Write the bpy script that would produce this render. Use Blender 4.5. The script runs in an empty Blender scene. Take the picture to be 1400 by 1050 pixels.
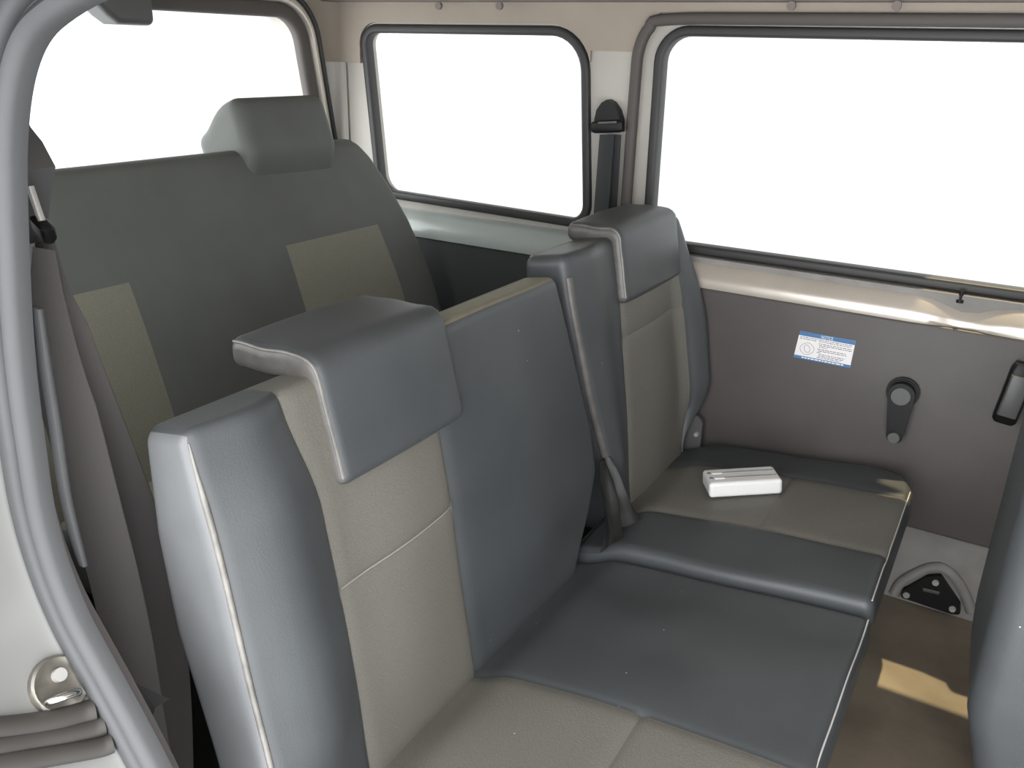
import bpy, bmesh, math, random
from mathutils import Vector, Matrix
from mathutils.geometry import tessellate_polygon
random.seed(7)
C = bpy.context.scene.collection
SC = bpy.context.scene

# ------------------------------------------------------------------ camera
# world: X = towards the front of the van, Y = across the van (away from the open door), Z = up
R3 = Matrix(((0.85613425, -0.20999519, 0.47216117),
             (0.51605319, 0.29988729, -0.80234451),
             (0.02689336, 0.93057489, 0.36511247)))
CAM = Vector((0.0, 0.0, 1.2))
FPX = 1169.19
cd = bpy.data.cameras.new('camera')
cam = bpy.data.objects.new('camera', cd)
C.objects.link(cam)
cam.matrix_world = Matrix.Translation(CAM) @ R3.to_4x4()
cd.sensor_width = 36.0
cd.lens = FPX / 1400 * 36.0
cd.clip_start = 0.02
SC.camera = cam

def at(px, py, axis, val):
    """the point a photograph pixel shows on the plane axis = val"""
    d = R3 @ Vector(((px - 700) / FPX, -(py - 525) / FPX, -1.0))
    return CAM + d * ((val - CAM[axis]) / d[axis])

def at_plane(px, py, P, n):
    d = R3 @ Vector(((px - 700) / FPX, -(py - 525) / FPX, -1.0))
    return CAM + d * ((Vector(P) - CAM).dot(Vector(n)) / d.dot(Vector(n)))

# ------------------------------------------------------------------ world, sun, exposure
SKY_NEAR, SKY_FAR = 3.3, 0.58
W = bpy.data.worlds.new('overcast_sky')
SC.world = W
W.use_nodes = True
nt = W.node_tree
nt.nodes.clear()
wo = nt.nodes.new('ShaderNodeOutputWorld')
bg = nt.nodes.new('ShaderNodeBackground')
tc = nt.nodes.new('ShaderNodeTexCoord')
sep = nt.nodes.new('ShaderNodeSeparateXYZ')
mr = nt.nodes.new('ShaderNodeMapRange')
mr.inputs['From Min'].default_value = -0.7
mr.inputs['From Max'].default_value = 0.5
mr.inputs['To Min'].default_value = 1.9
mr.inputs['To Max'].default_value = 2.7
nt.links.new(tc.outputs['Generated'], sep.inputs[0])
nt.links.new(sep.outputs['Z'], mr.inputs['Value'])
# brighter sky on the side of the open door, dimmer on the far side
mr2 = nt.nodes.new('ShaderNodeMapRange')
mr2.inputs['From Min'].default_value = -0.95
mr2.inputs['From Max'].default_value = 0.6
mr2.inputs['To Min'].default_value = SKY_NEAR
mr2.inputs['To Max'].default_value = SKY_FAR
mul = nt.nodes.new('ShaderNodeMath')
mul.operation = 'MULTIPLY'
nt.links.new(sep.outputs['Y'], mr2.inputs['Value'])
nt.links.new(mr.outputs[0], mul.inputs[0])
nt.links.new(mr2.outputs[0], mul.inputs[1])
nt.links.new(mul.outputs[0], bg.inputs['Strength'])
bg.inputs['Color'].default_value = (0.97, 0.985, 1.0, 1)
nt.links.new(bg.outputs[0], wo.inputs[0])

sd = bpy.data.lights.new('sun', 'SUN')
sd.energy = 6.5
sd.color = (1.0, 0.80, 0.46)
sd.angle = math.radians(0.8)
sun = bpy.data.objects.new('sun', sd)
C.objects.link(sun)
sun.rotation_euler = Vector((0.05, -0.335, -1.0)).to_track_quat('-Z', 'Y').to_euler()
sun.location = (-2, 3, 4)

SC.view_settings.view_transform = 'Standard'
SC.view_settings.look = 'None'
SC.view_settings.exposure = 0.0
SC.view_settings.gamma = 1.0
SC.view_settings.use_curve_mapping = False

# ------------------------------------------------------------------ materials
def mat(name, col, rough=0.5, spec=0.5, metal=0.0, bump=0.0, bscale=300.0, var=0.0, vscale=6.0, coat=0.0, col2=None, specks=0.0):
    m = bpy.data.materials.new(name)
    m.use_nodes = True
    t = m.node_tree
    b = t.nodes['Principled BSDF']
    b.inputs['Base Color'].default_value = (*col, 1)
    b.inputs['Roughness'].default_value = rough
    b.inputs['Specular IOR Level'].default_value = spec
    b.inputs['Metallic'].default_value = metal
    b.inputs['Coat Weight'].default_value = coat
    b.inputs['Coat Roughness'].default_value = 0.15
    g = t.nodes.new('ShaderNodeNewGeometry')
    last = None
    if var > 0:
        n = t.nodes.new('ShaderNodeTexNoise')
        n.inputs['Scale'].default_value = vscale
        n.inputs['Detail'].default_value = 5
        t.links.new(g.outputs['Position'], n.inputs['Vector'])
        mx = t.nodes.new('ShaderNodeMix')
        mx.data_type = 'RGBA'
        c2 = col2 if col2 else tuple(c * (1 - var) for c in col)
        c1 = col if col2 else tuple(min(1, c * (1 + var)) for c in col)
        mx.inputs[6].default_value = (*c2, 1)
        mx.inputs[7].default_value = (*c1, 1)
        rr = t.nodes.new('ShaderNodeMapRange')
        rr.inputs['From Min'].default_value = 0.35
        rr.inputs['From Max'].default_value = 0.65
        t.links.new(n.outputs['Fac'], rr.inputs['Value'])
        t.links.new(rr.outputs[0], mx.inputs[0])
        last = mx.outputs[2]
    if specks > 0:
        v = t.nodes.new('ShaderNodeTexVoronoi')
        v.inputs['Scale'].default_value = 16
        t.links.new(g.outputs['Position'], v.inputs['Vector'])
        lt = t.nodes.new('ShaderNodeMath')
        lt.operation = 'LESS_THAN'
        lt.inputs[1].default_value = specks
        t.links.new(v.outputs['Distance'], lt.inputs[0])
        m2 = t.nodes.new('ShaderNodeMix')
        m2.data_type = 'RGBA'
        m2.inputs[7].default_value = (0.34, 0.34, 0.32, 1)
        if last is not None:
            t.links.new(last, m2.inputs[6])
        else:
            m2.inputs[6].default_value = (*col, 1)
        t.links.new(lt.outputs[0], m2.inputs[0])
        last = m2.outputs[2]
    if last is not None:
        t.links.new(last, b.inputs['Base Color'])
    if bump > 0:
        n = t.nodes.new('ShaderNodeTexNoise')
        n.inputs['Scale'].default_value = bscale
        n.inputs['Detail'].default_value = 3
        t.links.new(g.outputs['Position'], n.inputs['Vector'])
        bp = t.nodes.new('ShaderNodeBump')
        bp.inputs['Strength'].default_value = bump
        bp.inputs['Distance'].default_value = 0.002
        t.links.new(n.outputs['Fac'], bp.inputs['Height'])
        t.links.new(bp.outputs[0], b.inputs['Normal'])
    return m

M = {}
M['vinyl'] = mat('blue_grey_vinyl', (0.047, 0.051, 0.0535), 0.46, 0.42, bump=0.12, bscale=500, var=0.08, vscale=9, specks=0.021)
M['vinyl_worn'] = mat('worn_vinyl_edge', (0.145, 0.137, 0.126), 0.42, 0.5, bump=0.25, bscale=160, var=0.2, vscale=40)
M['side'] = mat('pale_grey_side_vinyl', (0.105, 0.108, 0.110), 0.42, 0.5, bump=0.12, bscale=500, var=0.08, vscale=9)
M['lit_side'] = mat('lit_taupe_side', (0.082, 0.077, 0.072), 0.42, 0.5, bump=0.3, bscale=140, var=0.15, vscale=40)  # lighter vinyl copy: light on the near sides put into the colour
M['tan'] = mat('tan_lit_edge', (0.165, 0.152, 0.108), 0.6, 0.3, var=0.06, vscale=60)  # yellowish light on the backrest tops, painted as a tan colour
M['beige'] = mat('taupe_vinyl_insert', (0.118, 0.112, 0.096), 0.55, 0.35, bump=0.35, bscale=420, var=0.07, vscale=420, specks=0.018)
M['vinyl_back'] = mat('hazed_grey_vinyl', (0.108, 0.113, 0.105), 0.55, 0.3, bump=0.12, bscale=500, var=0.06, vscale=9)  # back bench copy of the vinyl, lightened to imitate veiling haze
M['beige_back'] = mat('hazed_taupe_insert', (0.205, 0.200, 0.160), 0.6, 0.3, bump=0.3, bscale=420, var=0.06, vscale=300)  # insert copy lightened for the same painted haze
M['thread'] = mat('pale_thread', (0.42, 0.41, 0.39), 0.7, 0.3)
M['stitch'] = mat('taupe_stitching', (0.24, 0.225, 0.20), 0.7, 0.3)
M['black'] = mat('black_plastic', (0.006, 0.006, 0.0063), 0.42, 0.28, bump=0.1, bscale=700)
M['grey_plastic'] = mat('grey_plastic', (0.075, 0.075, 0.075), 0.4, 0.5)
M['vinyl_black'] = mat('black_creased_vinyl', (0.022, 0.022, 0.021), 0.38, 0.5, bump=0.2, bscale=60)
M['rubber'] = mat('window_rubber', (0.028, 0.027, 0.027), 0.5, 0.4)
M['seal'] = mat('grey_rubber_seal', (0.054, 0.055, 0.057), 0.5, 0.45, bump=0.15, bscale=90)
M['weather'] = mat('brown_grey_seal', (0.075, 0.066, 0.062), 0.6, 0.35)
M['paint'] = mat('cream_body_paint', (0.38, 0.357, 0.322), 0.35, 0.5, var=0.05)
M['silver'] = mat('silver_champagne_paint', (0.50, 0.455, 0.40), 0.26, 0.6, metal=0.35, coat=0.5, var=0.06, vscale=8)
M['white_paint'] = mat('silver_white_paint', (0.165, 0.165, 0.158), 0.35, 0.5, coat=0.3, var=0.03)
M['quarter'] = mat('reflection_tinted_paint', (0.34, 0.375, 0.36), 0.3, 0.5, coat=0.4, var=0.03)  # same paint as the door sill, its cool reflection put into the colour
M['liner'] = mat('beige_liner_board', (0.31, 0.268, 0.225), 0.75, 0.25, bump=0.15, bscale=300, var=0.05)
M['rail'] = mat('mauve_headliner_edge', (0.17, 0.145, 0.135), 0.6, 0.3)
M['panel'] = mat('dark_door_card', (0.075, 0.067, 0.065), 0.5, 0.4, bump=0.12, bscale=350, var=0.1, vscale=5)
M['panel_dark'] = mat('black_quarter_card', (0.03, 0.032, 0.033), 0.6, 0.3)
M['lower'] = mat('grey_lower_body', (0.21, 0.20, 0.19), 0.6, 0.35, var=0.12, vscale=14)
M['floor'] = mat('brown_floor_covering', (0.21, 0.175, 0.13), 0.62, 0.35, bump=0.25, bscale=60, var=0.3, vscale=7, col2=(0.14, 0.115, 0.085))
M['web'] = mat('taupe_belt_webbing', (0.078, 0.072, 0.070), 0.75, 0.2, bump=0.3, bscale=900)
M['webdark'] = mat('charcoal_belt_webbing', (0.022, 0.024, 0.025), 0.6, 0.3, bump=0.3, bscale=900)
M['chrome'] = mat('worn_chrome', (0.65, 0.65, 0.63), 0.22, 0.5, metal=1.0, bump=0.1, bscale=100)
M['bolt'] = mat('bolt_steel', (0.40, 0.39, 0.37), 0.4, 0.5, metal=0.3)
M['white_plastic'] = mat('white_plastic', (0.66, 0.66, 0.645), 0.3, 0.5)
M['groove'] = mat('grey_groove', (0.20, 0.19, 0.18), 0.5, 0.4)
M['sticker_white'] = mat('sticker_white', (0.72, 0.70, 0.70), 0.45, 0.4)
M['sticker_blue'] = mat('sticker_blue', (0.05, 0.15, 0.32), 0.4, 0.4)
M['ink'] = mat('sticker_ink', (0.16, 0.15, 0.17), 0.6, 0.2)
M['ink_white'] = mat('sticker_white_ink', (0.72, 0.76, 0.84), 0.6, 0.2)
M['dish'] = mat('dull_metal_dish', (0.17, 0.158, 0.135), 0.35, 0.5, metal=0.5, var=0.25, vscale=30)
M['rib'] = mat('taupe_grey_rubber', (0.040, 0.0365, 0.0325), 0.5, 0.4, var=0.08)

def glass():
    m = bpy.data.materials.new('window_glass')
    m.use_nodes = True
    t = m.node_tree
    t.nodes.clear()
    o = t.nodes.new('ShaderNodeOutputMaterial')
    a = t.nodes.new('ShaderNodeBsdfTransparent')
    a.inputs[0].default_value = (0.97, 0.98, 0.975, 1)
    g = t.nodes.new('ShaderNodeBsdfGlossy')
    g.inputs['Roughness'].default_value = 0.02
    x = t.nodes.new('ShaderNodeMixShader')
    x.inputs[0].default_value = 0.05
    t.links.new(a.outputs[0], x.inputs[1])
    t.links.new(g.outputs[0], x.inputs[2])
    t.links.new(x.outputs[0], o.inputs[0])
    return m
M['glass'] = glass()

# ------------------------------------------------------------------ object helpers
def thing(name, label, cat, loc=(0, 0, 0), group=None):
    o = bpy.data.objects.new(name, None)
    o.empty_display_size = 0.05
    C.objects.link(o)
    o.location = loc
    o['label'] = label
    o['category'] = cat
    if group:
        o['group'] = group
    return o

def wloc(o):
    v = Vector((0, 0, 0))
    while o:
        v += o.location
        o = o.parent
    return v

def obj(name, bm, mats, parent=None, smooth=True, label=None, cat=None, kind=None, loc=None):
    """link a bmesh built in world coordinates; a parent's (or its own) place is taken off the vertices"""
    bmesh.ops.recalc_face_normals(bm, faces=bm.faces)
    me = bpy.data.meshes.new(name)
    bm.to_mesh(me)
    bm.free()
    if not isinstance(mats, (list, tuple)):
        mats = [mats]
    for m in mats:
        me.materials.append(m)
    for p in me.polygons:
        p.use_smooth = smooth
    o = bpy.data.objects.new(name, me)
    C.objects.link(o)
    base = Vector((0, 0, 0))
    if parent:
        o.parent = parent
        base = wloc(parent)
    if loc is not None:
        o.location = Vector(loc) - base
        base = Vector(loc)
    me.transform(Matrix.Translation(-base))
    if smooth:
        try:
            me.set_sharp_from_angle(angle=math.radians(50))
        except Exception:
            pass
    if label:
        o['label'] = label
    if cat:
        o['category'] = cat
    if kind:
        o['kind'] = kind
    return o

def struct(name, bm, mats, smooth=False, label=None, parent=None):
    o = obj(name, bm, mats, parent, smooth, label)
    if parent is None:
        o['kind'] = 'structure'
    return o

def lines(lo, hi, r, step, extra=()):
    """grid lines along one side of a padded box: fine in the rounded edge, even between, plus the seams"""
    e = [0, .12, .3, .52, .76, 1.0]
    L = [lo + r * k for k in e] + [hi - r * k for k in e]
    n = max(1, int((hi - lo - 2 * r) / step))
    L += [lo + r + (hi - lo - 2 * r) * i / n for i in range(n + 1)]
    ex = list(extra)
    L = [v for v in L if all(abs(v - x) > 0.004 for x in ex)] + ex
    out = []
    for v in sorted(L):
        if not out or v - out[-1] > 1e-5:
            out.append(v)
    return out

def pad(xs, ys, zs, r, deform, matf=None):
    """a rounded box on the grid lines xs, ys, zs, bent by deform(x, y, z); matf(side, centre) picks the material slot"""
    bm = bmesh.new()
    lo = (xs[0], ys[0], zs[0])
    hi = (xs[-1], ys[-1], zs[-1])
    vmap = {}
    def V(x, y, z):
        k = (round(x, 5), round(y, 5), round(z, 5))
        if k not in vmap:
            p = Vector((x, y, z))
            q = Vector([min(max(p[i], lo[i] + r), hi[i] - r) for i in range(3)])
            d = p - q
            if d.length > 1e-7:
                p = q + d.normalized() * r
            vmap[k] = bm.verts.new(deform(p.x, p.y, p.z))
        return vmap[k]
    for ax, A, B in ((0, ys, zs), (1, xs, zs), (2, xs, ys)):
        for sgn, val in ((-1, lo[ax]), (1, hi[ax])):
            for i in range(len(A) - 1):
                for j in range(len(B) - 1):
                    cs = []
                    for a, b in ((A[i], B[j]), (A[i + 1], B[j]), (A[i + 1], B[j + 1]), (A[i], B[j + 1])):
                        p = [a, b]
                        p.insert(ax, val)
                        cs.append(V(*p))
                    if len(set(cs)) < 4:
                        continue
                    f = bm.faces.new(cs)
                    if matf:
                        c = [(A[i] + A[i + 1]) / 2, (B[j] + B[j + 1]) / 2]
                        c.insert(ax, val)
                        f.material_index = matf((ax, sgn), c)
    return bm

def box(bm, lo, hi, bev=0.0, seg=2, mi=0):
    r = bmesh.ops.create_cube(bm, size=1.0)
    vs = r['verts']
    for v in vs:
        v.co = Vector([lo[i] + (hi[i] - lo[i]) * (v.co[i] + 0.5) for i in range(3)])
    es = list({e for v in vs for e in v.link_edges})
    for f in {f for v in vs for f in v.link_faces}:
        f.material_index = mi
    if bev > 0:
        bmesh.ops.bevel(bm, geom=es, offset=bev, segments=seg, affect='EDGES', profile=0.5)
    return bm

def boxobj(lo, hi, bev=0.0, seg=3):
    return box(bmesh.new(), lo, hi, bev, seg)

def sweep(path, prof, closed=False, up=Vector((0, 0, 1)), bm=None, cap=True, scale=None, fixed=None):
    """profile (a, b) points carried along a path; a runs along tangent x up, b along up'; fixed = constant b axis"""
    bm = bm or bmesh.new()
    n = len(path)
    P = [Vector(p) for p in path]
    rings = []
    for i in range(n):
        if closed:
            t = P[(i + 1) % n] - P[i - 1]
        else:
            t = P[min(i + 1, n - 1)] - P[max(i - 1, 0)]
        t.normalize()
        u = fixed or up
        a = t.cross(u)
        if a.length < 1e-6:
            a = t.orthogonal()
        a.normalize()
        b = Vector(fixed) if fixed else a.cross(t).normalized()
        s = scale[i] if scale else 1.0
        rings.append([bm.verts.new(P[i] + a * (x * s) + b * (y * s)) for x, y in prof])
    m = len(prof)
    for i in range(n if closed else n - 1):
        A, B = rings[i], rings[(i + 1) % n]
        for k in range(m):
            bm.faces.new((A[k], A[(k + 1) % m], B[(k + 1) % m], B[k]))
    if cap and not closed:
        bm.faces.new(rings[0])
        bm.faces.new(list(reversed(rings[-1])))
    return bm

def circ(r, n=10, ry=None):
    ry = ry or r
    return [(r * math.cos(2 * math.pi * k / n), ry * math.sin(2 * math.pi * k / n)) for k in range(n)]

def rrect(w, h, r, n=3):
    out = []
    for cx, cy, a0 in ((w / 2 - r, h / 2 - r, 0), (-w / 2 + r, h / 2 - r, 90), (-w / 2 + r, -h / 2 + r, 180), (w / 2 - r, -h / 2 + r, 270)):
        for k in range(n + 1):
            a = math.radians(a0 + 90 * k / n)
            out.append((cx + r * math.cos(a), cy + r * math.sin(a)))
    return out

def round_poly(pts, rad, n=8):
    """2-D polygon with rounded corners"""
    out = []
    k = len(pts)
    for i in range(k):
        p = Vector(pts[i]); a = Vector(pts[i - 1]); b = Vector(pts[(i + 1) % k])
        r = rad[i] if isinstance(rad, (list, tuple)) else rad
        da = (a - p).normalized(); db = (b - p).normalized()
        ang = da.angle(db)
        if r <= 0:
            out.append(p)
            continue
        t = min(r / math.tan(ang / 2), 0.48 * min((a - p).length, (b - p).length))
        r = t * math.tan(ang / 2)
        c = p + (da + db).normalized() * (r / math.sin(ang / 2))
        s = p + da * t - c
        e = p + db * t - c
        th = s.angle_signed(e) if s.length and e.length else 0
        for j in range(n + 1):
            a_ = -th * j / n
            out.append(c + Vector((s.x * math.cos(a_) - s.y * math.sin(a_), s.x * math.sin(a_) + s.y * math.cos(a_))))
    return out

def catmull(pts, n=6):
    P = [Vector(p) for p in pts]
    P = [2 * P[0] - P[1]] + P + [2 * P[-1] - P[-2]]
    out = []
    for i in range(1, len(P) - 2):
        for k in range(n):
            t = k / n
            a, b, c, d = P[i - 1], P[i], P[i + 1], P[i + 2]
            out.append(0.5 * ((2 * b) + (c - a) * t + (2 * a - 5 * b + 4 * c - d) * t * t + (3 * b - a - 3 * c + d) * t ** 3))
    out.append(P[-2])
    return out

def plate(outer, holes, f, t0, t1, bm=None, mi=0):
    """flat plate with holes: 2-D outlines, f(u, v, w) gives the point, w from t0 to t1"""
    bm = bm or bmesh.new()
    loops = [[Vector((p[0], p[1], 0)) for p in L] for L in [outer] + list(holes)]
    flat = [p for L in loops for p in L]
    tris = tessellate_polygon(loops)
    A = [bm.verts.new(f(p.x, p.y, t0)) for p in flat]
    B = [bm.verts.new(f(p.x, p.y, t1)) for p in flat]
    for t in tris:
        for S in (A, B):
            try:
                bm.faces.new([S[i] for i in t]).material_index = mi
            except ValueError:
                pass
    o = 0
    for L in loops:
        n = len(L)
        for i in range(n):
            j = (i + 1) % n
            try:
                bm.faces.new((A[o + i], A[o + j], B[o + j], B[o + i])).material_index = mi
            except ValueError:
                pass
        o += n
    return bm

def gauss(x, s):
    return math.exp(-(x / s) ** 2)

def sstep(a, b, x):
    t = min(1, max(0, (x - a) / (b - a)))
    return t * t * (3 - 2 * t)

def interp(x, pts):
    if x <= pts[0][0]:
        return pts[0][1]
    for (a, b), (c, d) in zip(pts, pts[1:]):
        if x <= c:
            return b + (d - b) * (x - a) / (c - a)
    return pts[-1][1]

def cyl(bm, p, axis, r, h, n=24, r2=None):
    q = Vector(axis).to_track_quat('Z', 'Y').to_matrix().to_4x4()
    bmesh.ops.create_cone(bm, cap_ends=True, segments=n, radius1=r, radius2=r if r2 is None else r2, depth=h,
                          matrix=Matrix.Translation(p) @ q)
    return bm

YW = 1.76      # window plane of the far side
YP = 1.71      # face of the dark door card

# ================================================================== the shell
# floor
bm = boxobj((-1.62, 0.34, 0.10), (1.34, 1.80, 0.14))
struct('floor', bm, M['floor'])
# ceiling
bm = boxobj((-1.70, 0.30, 1.335), (1.34, 1.80, 1.365))
struct('ceiling', bm, M['liner'])

# front of the cabin: bulkhead below a windscreen, and the closed near front door
WSC = [(0.42, 0.86), (1.66, 0.86), (1.60, 1.27), (0.48, 1.27)]
def plate_x(outer, holes, x0, x1):
    return plate(outer, holes, lambda u, v, w: Vector((w, u, v)), x0, x1)
bm = plate_x([(0.30, 0.10), (1.82, 0.10), (1.82, 1.34), (0.30, 1.34)], [round_poly(WSC, 0.06)], 1.30, 1.34)
struct('wall_front', bm, M['panel'])
bm = plate_x([tuple(p) for p in round_poly(WSC, 0.06)], [], 1.318, 1.322)
struct('window_5', bm, M['glass'], label='windscreen')
bm = plate([(0.42, 0.10), (1.32, 0.10), (1.32, 1.34), (0.42, 1.34)], [round_poly([(0.60, 0.84), (1.22, 0.84), (1.15, 1.24), (0.60, 1.24)], 0.05)], lambda u, v, w: Vector((u, w, v)), 0.33, 0.37)
struct('door_2', bm, M['panel'], label='near front door')

# added slab out of view beyond the far side: its wavy edge shapes the sun patch
shade_outline = [(-2.2, 1.86), (-0.20, 1.86), (-0.17, 1.93), (-0.21, 1.96), (-0.15, 2.00), (-0.20, 2.03), (-0.17, 2.10), (-0.22, 3.2), (-2.2, 3.2)]
bm = plate(shade_outline, [], lambda u, v, w: Vector((u, v, w)), 1.75, 1.77)
struct('added_sun_shade', bm, M['liner'], label='added sun shade outside beyond the far side, out of view')
# --- far side: windows
def w2(px, py, Y=YW):
    p = at(px, py, 1, Y)
    return (p.x, p.z)
win1 = [(-0.697, 0.815), (0.70, 0.815), (0.70, 1.238), (-0.704, 1.238)]
win1r = round_poly(win1, [0.03, 0.05, 0.06, 0.055])
q = [w2(522, 262), w2(803, 306), w2(800, 44), w2(499, 40)]
win2r = round_poly([(q[0][0], q[0][1]), q[1], q[2], q[3]], [0.05, 0.04, 0.085, 0.035])

def fy(u, v, w):
    return Vector((u, w, v))
bm = plate([(-1.66, 0.78), (1.32, 0.78), (1.32, 1.34), (-1.66, 1.34)], [win1r, win2r], fy, YW, YW + 0.035)
wall_r = struct('wall_right', bm, M['paint'])
# lower body side of the far wall
bm = bmesh.new()
box(bm, (-1.66, 1.735, 0.10), (1.32, 1.775, 0.80))
struct('lower_body', bm, M['lower'], parent=wall_r)
# pressed arch around the bracket
arch = [at(px, py, 1, 1.733) for px, py in ((1222, 812), (1232, 796), (1258, 781), (1282, 775), (1300, 784), (1316, 806), (1328, 836))]
bm = sweep(catmull(arch, 5), circ(0.011, 8), up=Vector((0, 1, 0)))
struct('pressed_ridge', bm, M['lower'], smooth=True, parent=wall_r)
# liner board above and beside the windows
def grow(L, d):
    c = Vector((sum(p[0] for p in L) / len(L), sum(p[1] for p in L) / len(L)))
    n = len(L)
    out = []
    for i in range(n):
        t = (Vector(L[(i + 1) % n]) - Vector(L[i - 1])).normalized()
        nn = Vector((t.y, -t.x))
        p = Vector(L[i])
        if nn.dot(p - c) < 0:
            nn = -nn
        out.append(p + nn * d)
    return out
g2 = grow(win2r, 0.016)
zl = 1.158
low = [p for p in g2]
# board = rectangle minus the window: walk round the window's upper part
up_pts = [p for p in g2 if p.y > 1.172]
up_pts.sort(key=lambda p: p.x)
# order along the outline, left to right over the top
idx = [i for i, p in enumerate(g2) if p.y > 1.172]
seq = [g2[i] for i in idx]
start = min(range(len(seq)), key=lambda i: (seq[i].x + seq[i].y * 0.6))
cen = Vector((-1.13, 1.05))
seq.sort(key=lambda p: -math.atan2(p.y - cen.y, p.x - cen.x))
zA = w2(470, 85)[1]; zB = w2(830, 70)[1]
board = [(-1.66, zA), (seq[0].x, zA)] + [tuple(p) for p in seq] + [(seq[-1].x, zB), (-0.764, zB), (-0.752, zB + 0.006)]
board += [(-0.742, 1.254), (-0.71, 1.275), (0.95, 1.2765), (0.95, 1.338), (-1.66, 1.338)]
bm = plate(board, [], fy, YW - 0.008, YW)
o = struct('trim_1', bm, M['liner'], label='beige liner board above the far side windows')
# headliner edge rail
bm = sweep([(-1.62, YW - 0.02, 1.312), (-0.9, YW - 0.02, 1.311), (0.95, YW - 0.02, 1.308)], rrect(0.045, 0.034, 0.012))
tr = struct('trim_2', bm, M['rail'], smooth=True, label='mauve grey headliner edge rail over the far windows')
for px in (600, 683, 1082, 1226):
    p = at(px, 8, 1, YW - 0.045)
    b2 = bmesh.new()
    cyl(b2, p, (0, 1, 0), 0.008, 0.008, 14)
    obj('clip', b2, M['rail'], tr)

# windows: rubber frame and pane
def window(name, outline, off, t, ymid, label, d=0.03, mat_=None):
    path = [Vector((p[0], ymid, p[1])) for p in grow(outline, off)]
    bm = sweep(path, rrect(t, d, 0.006), closed=True, fixed=Vector((0, 1, 0)))
    w = struct(name, bm, mat_ or M['rubber'], smooth=True, label=label)
    bm = plate([(p[0], p[1]) for p in grow(outline, 0.006)], [], fy, YW + 0.018, YW + 0.022)
    obj('pane', bm, M['glass'], w, smooth=False)
    return w
window('window_1', win1r, 0.004, 0.020, YW + 0.008, 'large far door window over the crank and sticker', d=0.036)
window('window_2', win2r, 0.002, 0.020, YW + 0.004, 'rear quarter window beside the back bench headrest', d=0.030)

# quarter sill and dark quarter card below window 2
sill_prof = [(YW + 0.012, 0.803), (YW - 0.0125, 0.797), (YW - 0.030, 0.786), (YW - 0.046, 0.770), (YW - 0.052, 0.755),
             (YW - 0.050, 0.742), (YW - 0.030, 0.735), (YW + 0.012, 0.735)]
def extr_x(prof, xs, f=None):
    bm = bmesh.new()
    rings = []
    for x in xs:
        rings.append([bm.verts.new(f(x, y, z) if f else (x, y, z)) for y, z in prof])
    m = len(prof)
    for A, B in zip(rings, rings[1:]):
        for k in range(m):
            bm.faces.new((A[k], A[(k + 1) % m], B[(k + 1) % m], B[k]))
    bm.faces.new(rings[0]); bm.faces.new(list(reversed(rings[-1])))
    return bm
bm = extr_x([(y, z + 0.012) for y, z in sill_prof], [-1.64, -1.2, -0.80, -0.767])
obj('quarter_sill', bm, M['quarter'], wall_r)
bm = boxobj((-1.62, YP + 0.005, 0.16), (-0.72, YP + 0.023, 0.752), 0.004)
obj('quarter_card', bm, M['panel_dark'], wall_r)

# --- far door: card, sill, crank, pull, lock knob
bm = boxobj((-0.70, YP, 0.322), (0.92, YP + 0.022, 0.742), 0.005, 2)
door = struct('door_1', bm, M['panel'], smooth=True, label='far side door with dark door card and painted sill')
def sill_dent(x, y, z):
    # the painted sill steps down into a shallow scoop near the lock knob
    k = gauss(x + 0.055, 0.05)
    return (x, y + 0.012 * k * (1 if y < YW - 0.005 else 0), z - 0.010 * k * (1 if y < YW - 0.02 and z > 0.75 else 0))
xs = [-0.71 + 1.62 * i / 60 for i in range(61)]
bm = extr_x(sill_prof, xs, sill_dent)
obj('door_sill', bm, M['silver'], door)
# crank
pc = at(1235, 535, 1, YP)
pk = at(1226, 589, 1, YP)
bm = bmesh.new()
cyl(bm, Vector((pc.x, YP - 0.006, pc.z)), (0, 1, 0), 0.030, 0.012, 36)
bmesh.ops.bevel(bm, geom=[e for e in bm.edges if len(e.link_faces) == 2 and e.calc_face_angle(0) > 1], offset=0.003, segments=2, affect='EDGES')
d = (pk - pc); d.y = 0
n2 = Vector((d.z, 0, -d.x)).normalized()
arm = []
for k in range(13):
    a = math.pi * k / 12
    arm.append((pc.x + (n2.x * math.cos(a) - d.normalized().x * math.sin(a)) * 0.024, pc.z + (n2.z * math.cos(a) - d.normalized().z * math.sin(a)) * 0.024))
for k in range(13):
    a = math.pi + math.pi * k / 12
    arm.append((pk.x + (n2.x * math.cos(a) - d.normalized().x * math.sin(a)) * 0.0155, pk.z + (n2.z * math.cos(a) - d.normalized().z * math.sin(a)) * 0.0155))
plate(arm, [], fy, YP - 0.028, YP - 0.014, bm)
cr = obj('window_crank', bm, M['black'], door)
bm = bmesh.new()
cyl(bm, Vector((pc.x, YP - 0.031, pc.z)), (0, -1, 0), 0.0195, 0.008, 36, 0.017)
obj('crank_cap', bm, M['grey_plastic'], cr, label='grey round cap at the crank hub')
bm = bmesh.new()
cyl(bm, Vector((pk.x, YP - 0.034, pk.z)), (0, -1, 0), 0.0115, 0.014, 28, 0.0105)
obj('crank_knob', bm, M['grey_plastic'], cr, label='grey round knob at the crank tip')
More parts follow.
